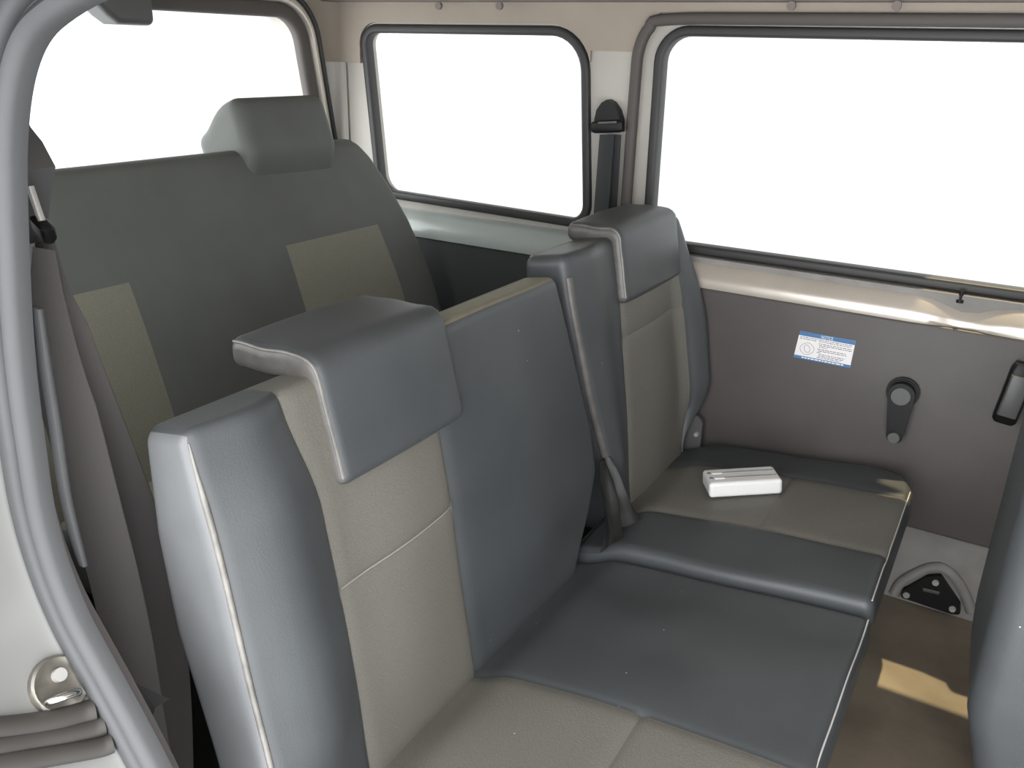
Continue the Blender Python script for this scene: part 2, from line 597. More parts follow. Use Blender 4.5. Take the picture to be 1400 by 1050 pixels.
# pull handle
pa = at(1399, 507, 1, YP - 0.02); pb = at(1373, 572, 1, YP - 0.02)
ax = (pb - pa).normalized()
bm = sweep([pa - ax * 0.012, pa, pa + (pb - pa) * 0.5 + Vector((0, -0.006, 0)), pb, pb + ax * 0.006],
           rrect(0.040, 0.034, 0.008), fixed=Vector((0, 1, 0)), scale=[0.8, 1, 1, 1, 0.8])
dp = obj('door_pull', bm, M['black'], door)
bm = sweep([pa + ax * 0.006 + Vector((0, -0.020, 0)), pa + (pb - pa) * 0.5 + Vector((0, -0.026, 0)), pb - ax * 0.012 + Vector((0, -0.020, 0))],
           rrect(0.032, 0.010, 0.004), fixed=Vector((0, 1, 0)))
obj('grip', bm, M['grey_plastic'], dp)
# lock knob
pl = at(1311, 418, 1, YW - 0.022)
pl.z = 0.789
bm = bmesh.new()
cyl(bm, pl + Vector((0, 0, 0.0)), (0, 0, 1), 0.007, 0.006, 16)
cyl(bm, pl + Vector((0, 0, 0.010)), (0, 0, 1), 0.0038, 0.018, 14, 0.0045)
obj('lock_knob', bm, M['black'], door)

# weatherstrip round the far door opening
path = [(-0.752, YW - 0.0125, 0.815), (-0.752, YW - 0.0125, 1.0), (-0.752, YW - 0.0125, 1.15), (-0.749, YW - 0.0125, 1.205), (-0.730, YW - 0.0125, 1.246),
        (-0.69, YW - 0.0125, 1.262), (-0.4, YW - 0.0125, 1.265), (0.9, YW - 0.0125, 1.265)]
bm = sweep(catmull(path, 5), rrect(0.022, 0.022, 0.008), fixed=Vector((0, 1, 0)))
obj('weatherstrip', bm, M['weather'], None, label='brown-grey rubber weatherstrip around the far door opening, right of the belt pillar', cat='weatherstrip')

# --- rear wall with the tailgate window
XR = -1.60
def wr(px, py):
    p = at(px, py, 0, XR)
    return (p.y, p.z)
a = wr(416, 140); b = wr(392, 22); c_ = wr(230, 1)
win3 = [(0.50, 0.80), (a[0] + 0.05, 0.80), (b[0] + 0.012, b[1]), (0.62, b[1] - 0.002)]
win3r = round_poly(win3, [0.06, 0.08, 0.07, 0.09], 10)
def fx(u, v, w):
    return Vector((w, u, v))
bm = plate([(0.36, 0.14), (1.80, 0.14), (1.80, 1.34), (0.36, 1.34)], [win3r], fx, XR - 0.04, XR)
struct('wall_rear', bm, M['paint'])
path = [Vector((XR + 0.008, p[0], p[1])) for p in grow(win3r, 0.014)]
bm = sweep(path, rrect(0.036, 0.03, 0.010), closed=True, fixed=Vector((1, 0, 0)))
w3 = struct('window_3', bm, M['weather'], smooth=True, label='rear tailgate window above the back bench')
path = [Vector((XR + 0.014, p[0], p[1])) for p in grow(win3r, 0.040)]
bm = sweep(path, rrect(0.022, 0.03, 0.008), closed=True, fixed=Vector((1, 0, 0)))
obj('bright_strip', bm, M['silver'], w3, label='pale glossy strip beside the dark rubber')
path = [Vector((XR + 0.014, p[0], p[1])) for p in grow(win3r, 0.056)]
bm = sweep(path, rrect(0.012, 0.036, 0.005), closed=True, fixed=Vector((1, 0, 0)))
obj('outer_seal', bm, M['rubber'], w3)
bm = plate([tuple(p) for p in grow(win3r, 0.004)], [], fx, XR - 0.014, XR - 0.010)
obj('pane', bm, M['glass'], w3, smooth=False)
# corner pillar between the rear window and window 2: rounded inner skin
bm = bmesh.new()
pts = []
for k in range(13):
    a_ = math.pi / 2 * k / 12
    pts.append((-1.545 + -0.055 * math.cos(a_) + 0.0, YW - 0.075 + 0.070 * math.sin(a_)))
r0 = [bm.verts.new((x, y, 0.70)) for x, y in pts]
r1 = [bm.verts.new((x, y, 1.335)) for x, y in pts]
for k in range(12):
    bm.faces.new((r0[k], r0[k + 1], r1[k + 1], r1[k]))
# close it against the corner
for ring in (r0, r1):
    cv = bm.verts.new((-1.60, YW - 0.002, ring[0].co.z))
    for k in range(12):
        bm.faces.new((ring[k], ring[k + 1], cv))
for f in bm.faces:
    f.material_index = 0
zC = w2(470, 85)[1]
geo = bm.verts[:] + bm.edges[:] + bm.faces[:]
bmesh.ops.bisect_plane(bm, geom=geo, plane_co=(0, 0, zC), plane_no=(0, 0, 1))
for f in bm.faces:
    f.material_index = 1 if f.calc_center_median().z > zC else 0
dp_ = struct('trim_3', bm, [M['paint'], M['liner']], smooth=True, label='cream corner pillar between rear window and quarter window')
ph = at(466, 126, 1, YW)
bm = bmesh.new()
cyl(bm, Vector((ph.x, YW - 0.002, ph.z)), (0, 1, 0), 0.008, 0.006, 20)
obj('hole_plug', bm, M['weather'], wall_r)

# high-mounted brake light housing over the rear window
bl = thing('brake_light', 'dark grey rounded brake light housing at the top edge of the rear window', 'brake light', tuple(at(145, 10, 0, -1.55)))
p0 = at(100, 8, 0, -1.55); p1 = at(176, 14, 0, -1.55)
bm = pad(lines(-1.562, -1.50, 0.016, 0.02), lines(p0.y, at(189, 14, 0, -1.55).y, 0.016, 0.02), lines(at(140, 33, 0, -1.55).z, 1.30, 0.014, 0.02), 0.0135,
         lambda x, y, z: Vector((x, y, z + 0.04 * sstep(p0.y + 0.06, p0.y - 0.0, y))))
obj('housing', bm, M['grey_plastic'], bl)

# ================================================================== near side: door jamb, seal
YN = 0.35
seal_px = [(340, -100), (220, -75), (130, -45), (72, -8), (43, 25), (25, 70), (15, 125), (11, 190), (12, 260), (15, 330), (20, 420), (28, 510), (40, 600), (54, 690),
           (76, 770), (104, 840), (136, 900), (172, 965), (217, 1050), (246, 1110), (270, 1180)]
seal_path = catmull([at(x, y, 1, YN) for x, y in seal_px], 4)
prof = [(-0.020, -0.008), (-0.018, -0.016), (-0.012, -0.019), (-0.004, -0.019), (0.000, -0.015), (0.0015, -0.009), (0.004, -0.008), (0.006, -0.014), (0.010, -0.017), (0.016, -0.015), (0.019, -0.008), (0.018, 0.003), (-0.020, 0.003)]
bm = sweep(seal_path, prof, fixed=Vector((0, 1, 0)))
obj('weatherstrip', bm, M['seal'], None, label='grey ribbed rubber weatherstrip curving along the near door opening at left', cat='weatherstrip')
# painted jamb outside the seal
bm = bmesh.new()
def offs(P, d):
    out = []
    for i in range(len(P)):
        t = (P[min(i + 1, len(P) - 1)] - P[max(i - 1, 0)]).normalized()
        out.append(P[i] + t.cross(Vector((0, 1, 0))) * d)
    return out
cols = []
Pn = seal_path
tst = offs(Pn, 0.01)
sg = -1 if tst[len(tst) // 2].x > Pn[len(Pn) // 2].x else 1     # + is away from the opening
for d_, y_ in ((0.010, YN + 0.002), (0.014, YN - 0.006), (0.020, YN - 0.03), (0.018, YN - 0.07), (0.010, YN - 0.12), (0.0, YN - 0.16)):
    cols.append([bm.verts.new(Vector((p.x, y_, p.z))) for p in offs(Pn, sg * d_)])
for A, B in zip(cols, cols[1:]):
    for i in range(len(A) - 1):
        bm.faces.new((A[i], A[i + 1], B[i + 1], B[i]))
wall_l = struct('wall_left', bm, M['white_paint'], smooth=True)
# inner side panel of the near rear quarter with its window
near_out = [(p.x - 0.03, p.z) for p in seal_path if 0.30 < p.z < 1.21 and p.x < -0.45]
near_out = [(near_out[0][0], 1.335)] + near_out + [(near_out[-1][0], 0.14), (-1.64, 0.14), (-1.64, 1.335)]
nw = round_poly([(-1.40, 0.84), (-0.88, 0.84), (-0.88, 1.20), (-1.40, 1.20)], 0.05)
bm = plate(near_out, [nw], fy, YN + 0.012, YN + 0.028)
obj('inner_panel', bm, M['panel'], wall_l, smooth=False)
path = [Vector((p[0], YN + 0.02, p[1])) for p in nw]
bm = sweep(path, rrect(0.03, 0.03, 0.008), closed=True, fixed=Vector((0, 1, 0)))
w4 = struct('window_4', bm, M['rubber'], smooth=True, label='near rear quarter window behind the door seal')
bm = plate([tuple(p) for p in nw], [], fy, YN + 0.018, YN + 0.021)
obj('pane', bm, M['glass'], w4, smooth=False)

# things on the jamb: found by a ray against the jamb surface
from mathutils.bvhtree import BVHTree
jm = wall_l.data
jb = BVHTree.FromPolygons([v.co.copy() for v in jm.vertices], [list(p.vertices) for p in jm.polygons])
def on_jamb(px, py):
    d = (R3 @ Vector(((px - 700) / FPX, -(py - 525) / FPX, -1.0))).normalized()
    h = jb.ray_cast(CAM, d)
    return (h[0], h[1] if h[1].dot(d) < 0 else -h[1]) if h[0] else (None, None)

p, nrm = on_jamb(79, 937)
if p is None:
    p = at(79, 937, 1, YN - 0.03); nrm = Vector((1, -0.2, 0.3)).normalized()
st = thing('door_striker', 'round metal door striker with chrome loop on the white jamb at lower left', 'door striker', tuple(p))
t1 = nrm.cross(Vector((0, 1, 0))).normalized(); t2 = t1.cross(nrm).normalized()
def disc(rings, n=28, ex=1.0):
    bm = bmesh.new()
    prev = None
    for r, h in rings:
        ring = [bm.verts.new(p + t1 * (r * math.cos(2 * math.pi * k / n)) + t2 * (r * ex * math.sin(2 * math.pi * k / n)) + nrm * h) for k in range(n)]
        if prev:
            for k in range(n):
                bm.faces.new((prev[k], prev[(k + 1) % n], ring[(k + 1) % n], ring[k]))
        prev = ring
    bm.faces.new(prev)
    return bm
obj('striker_plate', disc([(0.0270, -0.006), (0.0258, 0.006), (0.0235, 0.0075), (0.0215, 0.006), (0.018, 0.0045)], ex=0.95), M['dish'], st)
va = (at(130, 925, 1, p.y) - at(95, 938, 1, p.y))
l0, _ = on_jamb(60, 962); l1, _ = on_jamb(97, 950)
if l0 is None: l0, l1 = p - t2 * 0.016 + t1 * 0.01, p + t2 * 0.016 + t1 * 0.01
bm = sweep(catmull([l0 + nrm * 0.003, l0 + nrm * 0.014, (l0 + l1) / 2 + nrm * 0.018, l1 + nrm * 0.014, l1 + nrm * 0.003], 4), circ(0.0036, 10))
obj('striker_loop', bm, M['chrome'], st)
bm = bmesh.new()
cyl(bm, on_jamb(76, 925)[0] + nrm * 0.007 if on_jamb(76, 925)[0] else p + nrm * 0.007, nrm, 0.006, 0.006, 16)
obj('screw', bm, M['bolt'], st)

# ribbed rubber guard at the bottom of the jamb
def rib_path(P, lift):
    out = []
    for x, y in P:
        h, n_ = on_jamb(x, y)
        if h is not None:
            out.append(h + n_ * lift)
    return out
rg = thing('rubber_guard', 'taupe ribbed rubber step guard below the striker in the lower left corner', 'rubber guard',
           tuple(on_jamb(100, 985)[0] or at(100, 985, 1, YN - 0.03)))
for (P_, ry) in (([(-25, 1000), (8, 997), (45, 992), (80, 985), (110, 976), (128, 970)], 0.0085), ([(-25, 1025), (8, 1020), (50, 1012), (90, 1005), (125, 996), (141, 990)], 0.0075), ([(-25, 1050), (12, 1043), (55, 1036), (95, 1029), (135, 1021), (152, 1015)], 0.0075)):
    rp = rib_path(P_, 0.003)
    if len(rp) > 1:
        bm = sweep(catmull(rp, 4), circ(ry * 1.25, 10, ry * 1.25))
        obj('rib', bm, M['rib'], rg)
# dark rubber stop at the top of the jamb
ps, ns = on_jamb(0, 24)
ps = ps or at(6, 22, 1, YN - 0.03)
ds = thing('rubber_stop', 'small dark grey rubber stop at the upper left corner outside the seal', 'door stop', tuple(ps))
bm = sweep([ps + Vector((0.0, -0.05, 0.0)), ps + Vector((0, 0.0, 0)), ps + Vector((0.0, 0.006, 0.0)), ps + Vector((0, 0.010, 0))], rrect(0.024, 0.019, 0.007), scale=[1, 1, 0.85, 0.5], up=Vector((0, 0, 1)))
obj('buffer', bm, M['grey_plastic'], ds)

# ================================================================== second row seats
TB = math.radians(10)
UB = Vector((-math.sin(TB), 0, math.cos(TB)))     # up the backrest
NB = Vector((math.cos(TB), 0, math.sin(TB)))      # out of the backrest
P2 = Vector((-0.53, 0, 0.40))
def back2(s, y, d):
    return P2 + UB * s + NB * d + Vector((0, y, 0))
TC = math.radians(6.5)
UC = Vector((math.cos(TC), 0, math.sin(TC)))
NC = Vector((-math.sin(TC), 0, math.cos(TC)))
PC = Vector((-0.51, 0, 0.40))
def cush(x, y, h):
    """x = along the cushion from the crease, h = above the cushion plane"""
    return PC + UC * x + NC * h + Vector((0, y, 0))
CL = 0.445      # crease to front edge

def thread(name, pts, parent, r=0.0012, m='thread'):
    return obj(name, sweep(catmull(pts, 3), circ(r, 6)), M[m], parent)

# ---- wide section
wide = thing('bench_seat', 'wide section of the second-row seat nearest the open door, with hooked headrest', 'car seat', (-0.5, 0.8, 0.14))
Y0, YB0, YB1 = 0.452, 0.596, 0.822
def yr_w(s):
    return interp(s, [(-0.03, 1.125), (0.0, 1.150), (0.06, 1.205), (0.12, 1.240), (0.20, 1.238), (0.30, 1.215), (0.40, 1.190), (0.475, 1.172)])
YW1 = 1.20
TOPW = 0.476
def th_w(s):
    return interp(s, [(-0.03, 0.085), (0.10, 0.085), (0.25, 0.095), (0.36, 0.085), (0.47, 0.060)])
def def_wide(x, y, z):
    # x: depth -1..0 (front = 0), y across, z up the back
    t = th_w(z)
    d = x * t / 0.09
    yy = y
    if y > 0.9:
        k = (y - 0.9) / (YW1 - 0.9)
        yy = 0.9 + k * (yr_w(z) - 0.9)
    # beige insert narrows slightly towards the top
    if 0.5 < y < 0.75:
        yy += -0.024 * sstep(0.33, 0.47, z) * gauss(y - YB0, 0.05)
    fr = sstep(-0.05, -0.005, x)
    # bolster at the near edge, soft cushion elsewhere
    d += fr * 0.032 * gauss(y - 0.525, 0.058) * sstep(-0.02, 0.12, z) * (1 - 0.5 * sstep(0.36, 0.47, z))
    d += fr * 0.012 * math.sin(math.pi * min(1, max(0, (y - 0.82) / 0.40))) * sstep(0, 0.12, z) * sstep(0.48, 0.25, z)
    d += fr * 0.010 * gauss(y - 0.71, 0.10) * math.sin(math.pi * min(1, max(0, z / 0.47)))
    # seams: borders of the insert, and one across it
    d -= fr * 0.0045 * (gauss(y - YB0, 0.005) + gauss(y - YB1, 0.005))
    if YB0 < y < YB1:
        d -= fr * 0.004 * gauss(z - 0.235, 0.004)
    # slow ripples of the stretched vinyl
    d += fr * 0.0015 * math.sin(23 * y + 9 * z) * math.sin(17 * z + 3)
    return back2(z, yy, d)
bm = pad(lines(-0.09, 0.0, 0.018, 0.02), lines(Y0, YW1, 0.018, 0.016, [YB0 - .005, YB0, YB0 + .005, YB1 - .005, YB1, YB1 + .005]),
         lines(-0.045, TOPW, 0.018, 0.016, [0.231, 0.235, 0.239]), 0.017, def_wide,
         lambda s, c: 1 if YB0 < c[1] < YB1 and (s == (0, 1) or s == (2, 1)) else (2 if s == (1, -1) else (3 if s == (2, 1) and c[1] > YB1 else 0)))
bk = obj('backrest', bm, [M['vinyl'], M['beige'], M['side'], M['tan']], wide)  # tan slot paints the lit top face beyond the insert
pts = [def_wide(-0.070, y, TOPW - 0.0035) for y in [0.86 + (YW1 - 0.03 - 0.86) * i / 12 for i in range(13)]]
obj('lit_edge', sweep(catmull(pts, 2), circ(0.0042, 8)), M['tan'], bk, label='tan strip along the top rear edge, lit tone in its colour')  # raised strip carrying the painted light of the top edge
# worn welt along the front edge of the near bolster
pts = [def_wide(-0.003, Y0 + 0.006, z) - NB * 0.0008 for z in [0.005 + 0.458 * i / 16 for i in range(17)]]
pw = catmull(pts, 3)
obj('welt', sweep(pw, circ(0.0034, 8), scale=[min(1.0, 0.25 + (len(pw) - 1 - i) * 0.12, 0.4 + i * 0.1) for i in range(len(pw))]), M['vinyl_worn'], bk, label='pale welt on the bolster edge, highlight put into its colour')

pts = [def_wide(0.0, YB0 + 0.004 + (YB1 - YB0 - 0.008) * i / 10, 0.235) + NB * 0.0012 for i in range(11)]
thread('stitching', pts, bk, 0.0011, 'stitch')
def headrest(parent, y0, y1, zt, zb, xt, xb, xr, thick, r=0.014):
    """an upholstered cap: a slab on top of the backrest, and a lip hanging down its front"""
    Lt = abs(xr - xt)
    Ll = math.hypot(zt - zb, xb - xt)
    a = math.atan2(xb - xt, zt - zb)           # lean of the lip
    f = Vector((math.sin(a), 0, -math.cos(a)))   # down the lip
    fn = Vector((math.cos(a), 0, math.sin(a)))   # out of the lip
    Rb = 0.028
    corner = Vector((xt, 0, zt))
    phi = math.pi / 2 - a     # turning angle
    tl = Rb * math.tan(phi / 2)
    arc = Rb * phi
    L = (Lt - tl) + arc + (Ll - tl)
    back = Vector((1, 0, 0.03)).normalized()
    bn = Vector((-0.03, 0, 1)).normalized()
    def dfm(x, y, z):
        # x along the hook from its rear end, y across, z = 0 outer skin, -thick inner
        e = min(1.0, max(0.0, min(x, L - x) / 0.03))
        w = (1 - 0.0 * e)
        k = (y - (y0 + y1) / 2) / ((y1 - y0) / 2)
        z = z + 0.004 * (1 - k * k) * (1 if z > -thick / 2 else 0)
        if x <= Lt - tl:
            q = corner + back * (x - Lt) + bn * z
        elif x >= Lt - tl + arc:
            q = corner + f * (x - (Lt - tl + arc) + tl) + fn * z
        else:
            g = (x - (Lt - tl)) / Rb
            c0 = corner - back * tl - bn * Rb
            q = c0 + (back * math.sin(g) + bn * math.cos(g)) * (Rb + z * 0.999)
        rag = 0.0012 * math.sin(90 * x + 40 * y) * gauss(min(y - y0, y1 - y), 0.02)
        return Vector((q.x, y, q.z + rag))
    bm = pad(lines(0, L, r, 0.010), lines(y0, y1, r, 0.014), lines(-thick, 0, r, 0.008), r, dfm, lambda s_, c_: 1 if s_ == (1, -1) else 0)
    h = obj('headrest', bm, [M['vinyl'], M['lit_side']], parent)  # second slot paints the near side face lighter, as lit
    # welt along the near side edge
    pts = [dfm(x, y0 + 0.0035, -0.0045) for x in [r * 0.6 + (L - r * 1.4) * i / 20 for i in range(21)]]
    obj('welt', sweep(catmull(pts, 2), circ(0.0020, 7)), M['vinyl_worn'], h, label='worn pale welt on the headrest edge')
    return h
headrest(wide, 0.622, 0.862, 0.892, 0.748, -0.610, -0.572, -0.742, 0.037)

def th_c(x):
    return 0.10
def def_cw(x, y, z):
    h = z
    top = sstep(-0.03, -0.003, z)
    h += top * 0.010 * math.sin(math.pi * min(1, max(0, x / CL))) * math.sin(math.pi * min(1, max(0, (y - 0.45) / 0.73)))
    h -= top * 0.020 * sstep(0.05, -0.03, x)
    h -= top * 0.0035 * gauss(y - 0.812, 0.005)
    if y < 0.812:
        h -= top * 0.003 * gauss(x - 0.235, 0.004)
    # dip beside the narrow section
    h -= top * 0.006 * gauss(y - 1.10, 0.07)
    h += top * 0.0012 * math.sin(31 * y - 12 * x) * math.sin(14 * x + 2)
    xx = x - 0.03 * (1 - top) * sstep(0.35, CL, x) * (1 if z < -0.05 else 0)
    return cush(xx, y, h)
bm = pad(lines(-0.05, CL, 0.018, 0.016, [0.231, 0.235, 0.239]), lines(0.452, 1.167, 0.018, 0.016, [0.807, 0.812, 0.817]), lines(-0.10, 0.0, 0.018, 0.02), 0.016, def_cw,
         lambda s, c: 1 if c[1] < 0.812 and (s == (2, 1)) else 0)
cw = obj('seat_cushion', bm, [M['vinyl'], M['beige']], wide)
pts = [def_cw(CL - 0.0045, y, -0.0045) for y in [0.47 + 0.69 * i / 16 for i in range(17)]]
thread('stitching', pts, cw)
bm = boxobj((-0.50, 0.47, 0.14), (-0.17, 1.165, 0.33), 0.01)
obj('seat_base', bm, M['black'], wide)

# ---- narrow section
nar = thing('bench_seat', 'narrow section of the second-row seat against the far door, carrying the white plastic device', 'car seat', (-0.5, 1.42, 0.14))
NY0, NYB0, NYB1, NY1 = 1.20, 1.372, 1.655, 1.695
NY1 = 1.70
def yl_n(s):
    return interp(s, [(-0.03, 1.315), (0.05, 1.300), (0.12, 1.285), (0.25, 1.245), (0.40, 1.212), (0.50, 1.200)])
TOPN = 0.502
def yr_n(s):
    return interp(s, [(-0.03, 1.640), (0.03, 1.650), (0.09, 1.692), (0.16, 1.702), (0.30, 1.703), (0.40, 1.703), (0.46, 1.701), (0.50, 1.694)])
def def_nar(x, y, z):
    d = x * interp(z, [(0, 1.0), (0.3, 1.05), (0.5, 0.8)])
    if y < NYB0:
        k = (y - NY0) / (NYB0 - NY0)
        l = yl_n(z)
        e = interp(z, [(0, NYB0 - 0.006), (0.35, 1.392), (0.5, 1.398)])
        yy = l + k * (e - l)
    elif y < NYB1:
        k = (y - NYB0) / (NYB1 - NYB0)
        e0 = interp(z, [(0, NYB0 - 0.006), (0.35, 1.392), (0.5, 1.398)])
        e1 = interp(z, [(0, 1.640), (0.10, 1.662), (0.35, 1.655), (0.5, 1.650)])
        yy = e0 + k * (e1 - e0)
    else:
        k = (y - NYB1) / (NY1 - NYB1)
        e1 = interp(z, [(0, 1.640), (0.10, 1.662), (0.35, 1.655), (0.5, 1.650)])
        yy = e1 + k * (max(yr_n(z), e1 + 0.004) - e1)
    fr = sstep(-0.05, -0.005, x)
    d += fr * 0.058 * sstep(NYB1 - 0.03, NY1, y) * sstep(0.0, 0.15, z) * sstep(0.58, 0.24, z)
    d += fr * 0.010 * gauss(y - 1.51, 0.11) * math.sin(math.pi * min(1, max(0, z / 0.5)))
    d += fr * 0.012 * gauss(y - 1.27, 0.05) * sstep(0.02, 0.12, z)
    d -= fr * 0.004 * (gauss(y - NYB0, 0.005) + gauss(y - NYB1, 0.005))
    if NYB0 < y < NYB1:
        d -= fr * 0.003 * gauss(z - 0.315, 0.004)
    d += fr * 0.0015 * math.sin(26 * y + 7 * z) * math.sin(19 * z + 1)
    return back2(z, yy, d)
bm = pad(lines(-0.10, 0.0, 0.024, 0.02), lines(NY0, NY1, 0.020, 0.012, [NYB0 - .005, NYB0, NYB0 + .005, NYB1 - .005, NYB1, NYB1 + .005]),
         lines(-0.045, TOPN, 0.024, 0.016, [0.311, 0.315, 0.319]), 0.019, def_nar,
         lambda s, c: 1 if NYB0 < c[1] < NYB1 and s == (0, 1) and c[2] < 0.42 else 0)
bk2 = obj('backrest', bm, [M['vinyl'], M['beige']], nar)
pts = [def_nar(-0.010, NY0 + 0.010, z) for z in [0.12 + 0.345 * i / 14 for i in range(15)]]
obj('welt', sweep(catmull(pts, 3), circ(0.0085, 10)), M['lit_side'], bk2, label='pale welt on the bolster edge, highlight put into its colour')  # pale tube painted as the highlight on the bolster edge
pts = [def_nar(-0.085, y, TOPN - 0.0035) for y in [NY0 + 0.012 + (0.17) * i / 8 for i in range(9)]]
obj('lit_edge', sweep(catmull(pts, 2), circ(0.004, 8)), M['tan'], bk2, label='tan strip along the top rear edge, lit tone in its colour')  # same painted light on the narrow backrest's top edge
headrest(nar, 1.385, 1.662, 0.912, 0.776, -0.604, -0.578, -0.712, 0.034)

def def_cn(x, y, z):
    h = z + 0.015
    top = sstep(-0.03, -0.003, z)
    # rounded far front corner
    R_ = 0.10
    a = (x - (CL - R_)) / R_
    b = (y - (1.672 - R_)) / R_
    if a > 0 and b > 0:
        x2 = a * math.sqrt(max(0, 1 - b * b / 2)); y2 = b * math.sqrt(max(0, 1 - a * a / 2))
        x = CL - R_ + x2 * R_; y = 1.672 - R_ + y2 * R_
    h += top * 0.008 * math.sin(math.pi * min(1, max(0, x / CL))) * math.sin(math.pi * min(1, max(0, (y - 1.17) / 0.5)))
    h -= top * 0.020 * sstep(0.05, -0.03, x)
    h -= top * 0.003 * (gauss(y - 1.318, 0.005) + gauss(y - 1.545, 0.005))
    if 1.318 < y < 1.545:
        h -= top * 0.003 * gauss(x - 0.235, 0.004)
    h += top * 0.0012 * math.sin(29 * y - 12 * x + 1) * math.sin(14 * x + 2)
    # the near edge is pulled and puckered
    y += 0.002 * math.sin(19 * x) * gauss(y - 1.175, 0.02)
    xx = x - 0.03 * (1 - top) * sstep(0.35, CL, x) * (1 if z < -0.05 else 0)
    return cush(xx, y, h)
bm = pad(lines(-0.05, CL, 0.020, 0.016, [0.231, 0.235, 0.239]), lines(1.173, 1.672, 0.020, 0.014, [1.313, 1.318, 1.323, 1.540, 1.545, 1.550]), lines(-0.11, 0.0, 0.018, 0.02), 0.017, def_cn,
         lambda s, c: 1 if 1.318 < c[1] < 1.545 and s == (2, 1) else 0)
cn = obj('seat_cushion', bm, [M['vinyl'], M['beige']], nar)
pts = [def_cn(CL - 0.0045, y, -0.0045) for y in [1.185 + 0.40 * i / 12 for i in range(13)]]
thread('stitching', pts, cn)
bm = boxobj((-0.50, 1.185, 0.14), (-0.17, 1.65, 0.33), 0.01)
obj('seat_base', bm, M['black'], nar)
# creased black cover over the recliner between the two backrests
bm = bmesh.new()
NU, NV = 22, 14
g = []
for i in range(NU + 1):
    row = []
    u = i / NU
    for j in range(NV + 1):
        v = j / NV
        wv = v ** 0.7
        yy = (1.150 + 0.155 * u) * (1 - wv) + (1.262 + 0.030 * u) * wv
        hh = 0.004 + 0.118 * v
        fold = gauss(u - 0.36, 0.10) + 1.15 * gauss(u - 0.82, 0.09)
        dd = 0.040 * (1 - v) - 0.004 + 0.020 * fold * (1 - 0.75 * v) + 0.003 * math.sin(11 * u + 6 * v) - 0.014 * gauss(u - 0.58, 0.08) * (1 - v)
        row.append(bm.verts.new(back2(hh, yy, dd)))
    g.append(row)
for i in range(NU):
    for j in range(NV):
        bm.faces.new((g[i][j], g[i + 1][j], g[i + 1][j + 1], g[i][j + 1]))
bmesh.ops.solidify(bm, geom=bm.faces[:], thickness=0.004)
obj('recliner_cover', bm, M['vinyl_black'], nar)
# hinge bracket with its bolt beside the door
pb_ = at(952, 594, 1, 1.675)
bm = bmesh.new()
plate(round_poly([(pb_.x - 0.03, pb_.z - 0.09), (pb_.x + 0.012, pb_.z - 0.09), (pb_.x + 0.010, pb_.z + 0.030), (pb_.x - 0.006, pb_.z + 0.045), (pb_.x - 0.03, pb_.z + 0.02)], 0.008, 4), [], fy, 1.677, 1.685, bm)
hb = obj('hinge_bracket', bm, M['grey_plastic'], nar)
bm = bmesh.new()
cyl(bm, Vector((pb_.x, 1.674, pb_.z)), (0, -1, 0), 0.0055, 0.006, 12, 0.0045)
obj('bolt', bm, M['bolt'], hb)

# ================================================================== back bench
T3 = math.radians(20)
U3 = Vector((-math.sin(T3), 0, math.cos(T3)))
N3 = Vector((math.cos(T3), 0, math.sin(T3)))
P3 = Vector((-1.15, 0, 0.532))
def back3(s, y, d):
    return P3 + U3 * s + N3 * d + Vector((0, y, 0))
back = thing('bench_seat', 'dark full-width bench seat in the back row below the rear window', 'car seat', (-1.1, 1.0, 0.14))
TOP3 = 0.508
def sp(px, py):
    h = at_plane(px, py, P3, N3)
    return h.y, (h - P3).dot(U3)
pTL = sp(385, 333); pTR = sp(515, 296); pBR = sp(550, 380)
qTR = sp(157, 391); qBR = sp(250, 562)
YA = (qTR[0] + qBR[0]) / 2
zA = qTR[1]
def def_b3(x, y, z):
    d = x
    yy = y
    # the far upper corner is cut back round
    R_ = 0.13
    lim = interp(z, [(0.0, 1.655), (0.15, 1.655), (0.30, 1.622), (0.40, 1.585), (0.46, 1.555), (0.508, 1.515)])
    if y > 1.40:
        yy = 1.40 + (y - 1.40) * (lim - 1.40) / (1.655 - 1.40)
    fr = sstep(-0.05, -0.005, x)
    d += fr * 0.012 * math.sin(math.pi * min(1, max(0, z / 0.5)))
    d -= fr * 0.0015 * (gauss(y - YA, 0.005) * (1 if z < zA else 0) + (gauss(y - pTL[0], 0.005) + gauss(y - pTR[0], 0.005)) * (1 if z < pTR[1] else 0))
    d += fr * 0.002 * math.sin(13 * y + 5 * z) * math.sin(11 * z)
    return back3(z, yy, d)
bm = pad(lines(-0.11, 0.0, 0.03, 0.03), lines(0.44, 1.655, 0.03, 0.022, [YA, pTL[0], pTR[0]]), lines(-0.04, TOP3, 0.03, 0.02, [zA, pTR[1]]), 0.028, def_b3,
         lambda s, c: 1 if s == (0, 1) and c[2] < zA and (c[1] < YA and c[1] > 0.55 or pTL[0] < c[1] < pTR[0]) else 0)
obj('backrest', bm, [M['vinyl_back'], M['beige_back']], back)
# headrest: a deep rounded block set on the top edge, shallow at its upper rear
h0 = sp(356, 235); h1 = sp(472, 226); ht = sp(365, 150)
def def_h3(x, y, z):
    # rear side slopes away; front edge at x = 0
    rear = sstep(-0.02, -0.13, x)
    zz = z - 0.035 * rear * rear * (1 if z > 0.5 else 0.4)
    low = sstep(0.50, 0.43, z)
    # the lower front blends into the backrest, the near side flares out along its top edge
    xx = x + 0.032 - 0.032 * low
    yy = y - 0.06 * low * sstep(-0.02, -0.10, x) * (1 if y < 1.3 else 0) + 0.0 * low
    return back3(zz, yy, xx)
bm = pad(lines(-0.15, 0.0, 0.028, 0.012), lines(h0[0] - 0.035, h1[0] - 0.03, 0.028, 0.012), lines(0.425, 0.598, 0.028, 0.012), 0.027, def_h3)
obj('headrest', bm, M['vinyl_back'], back)
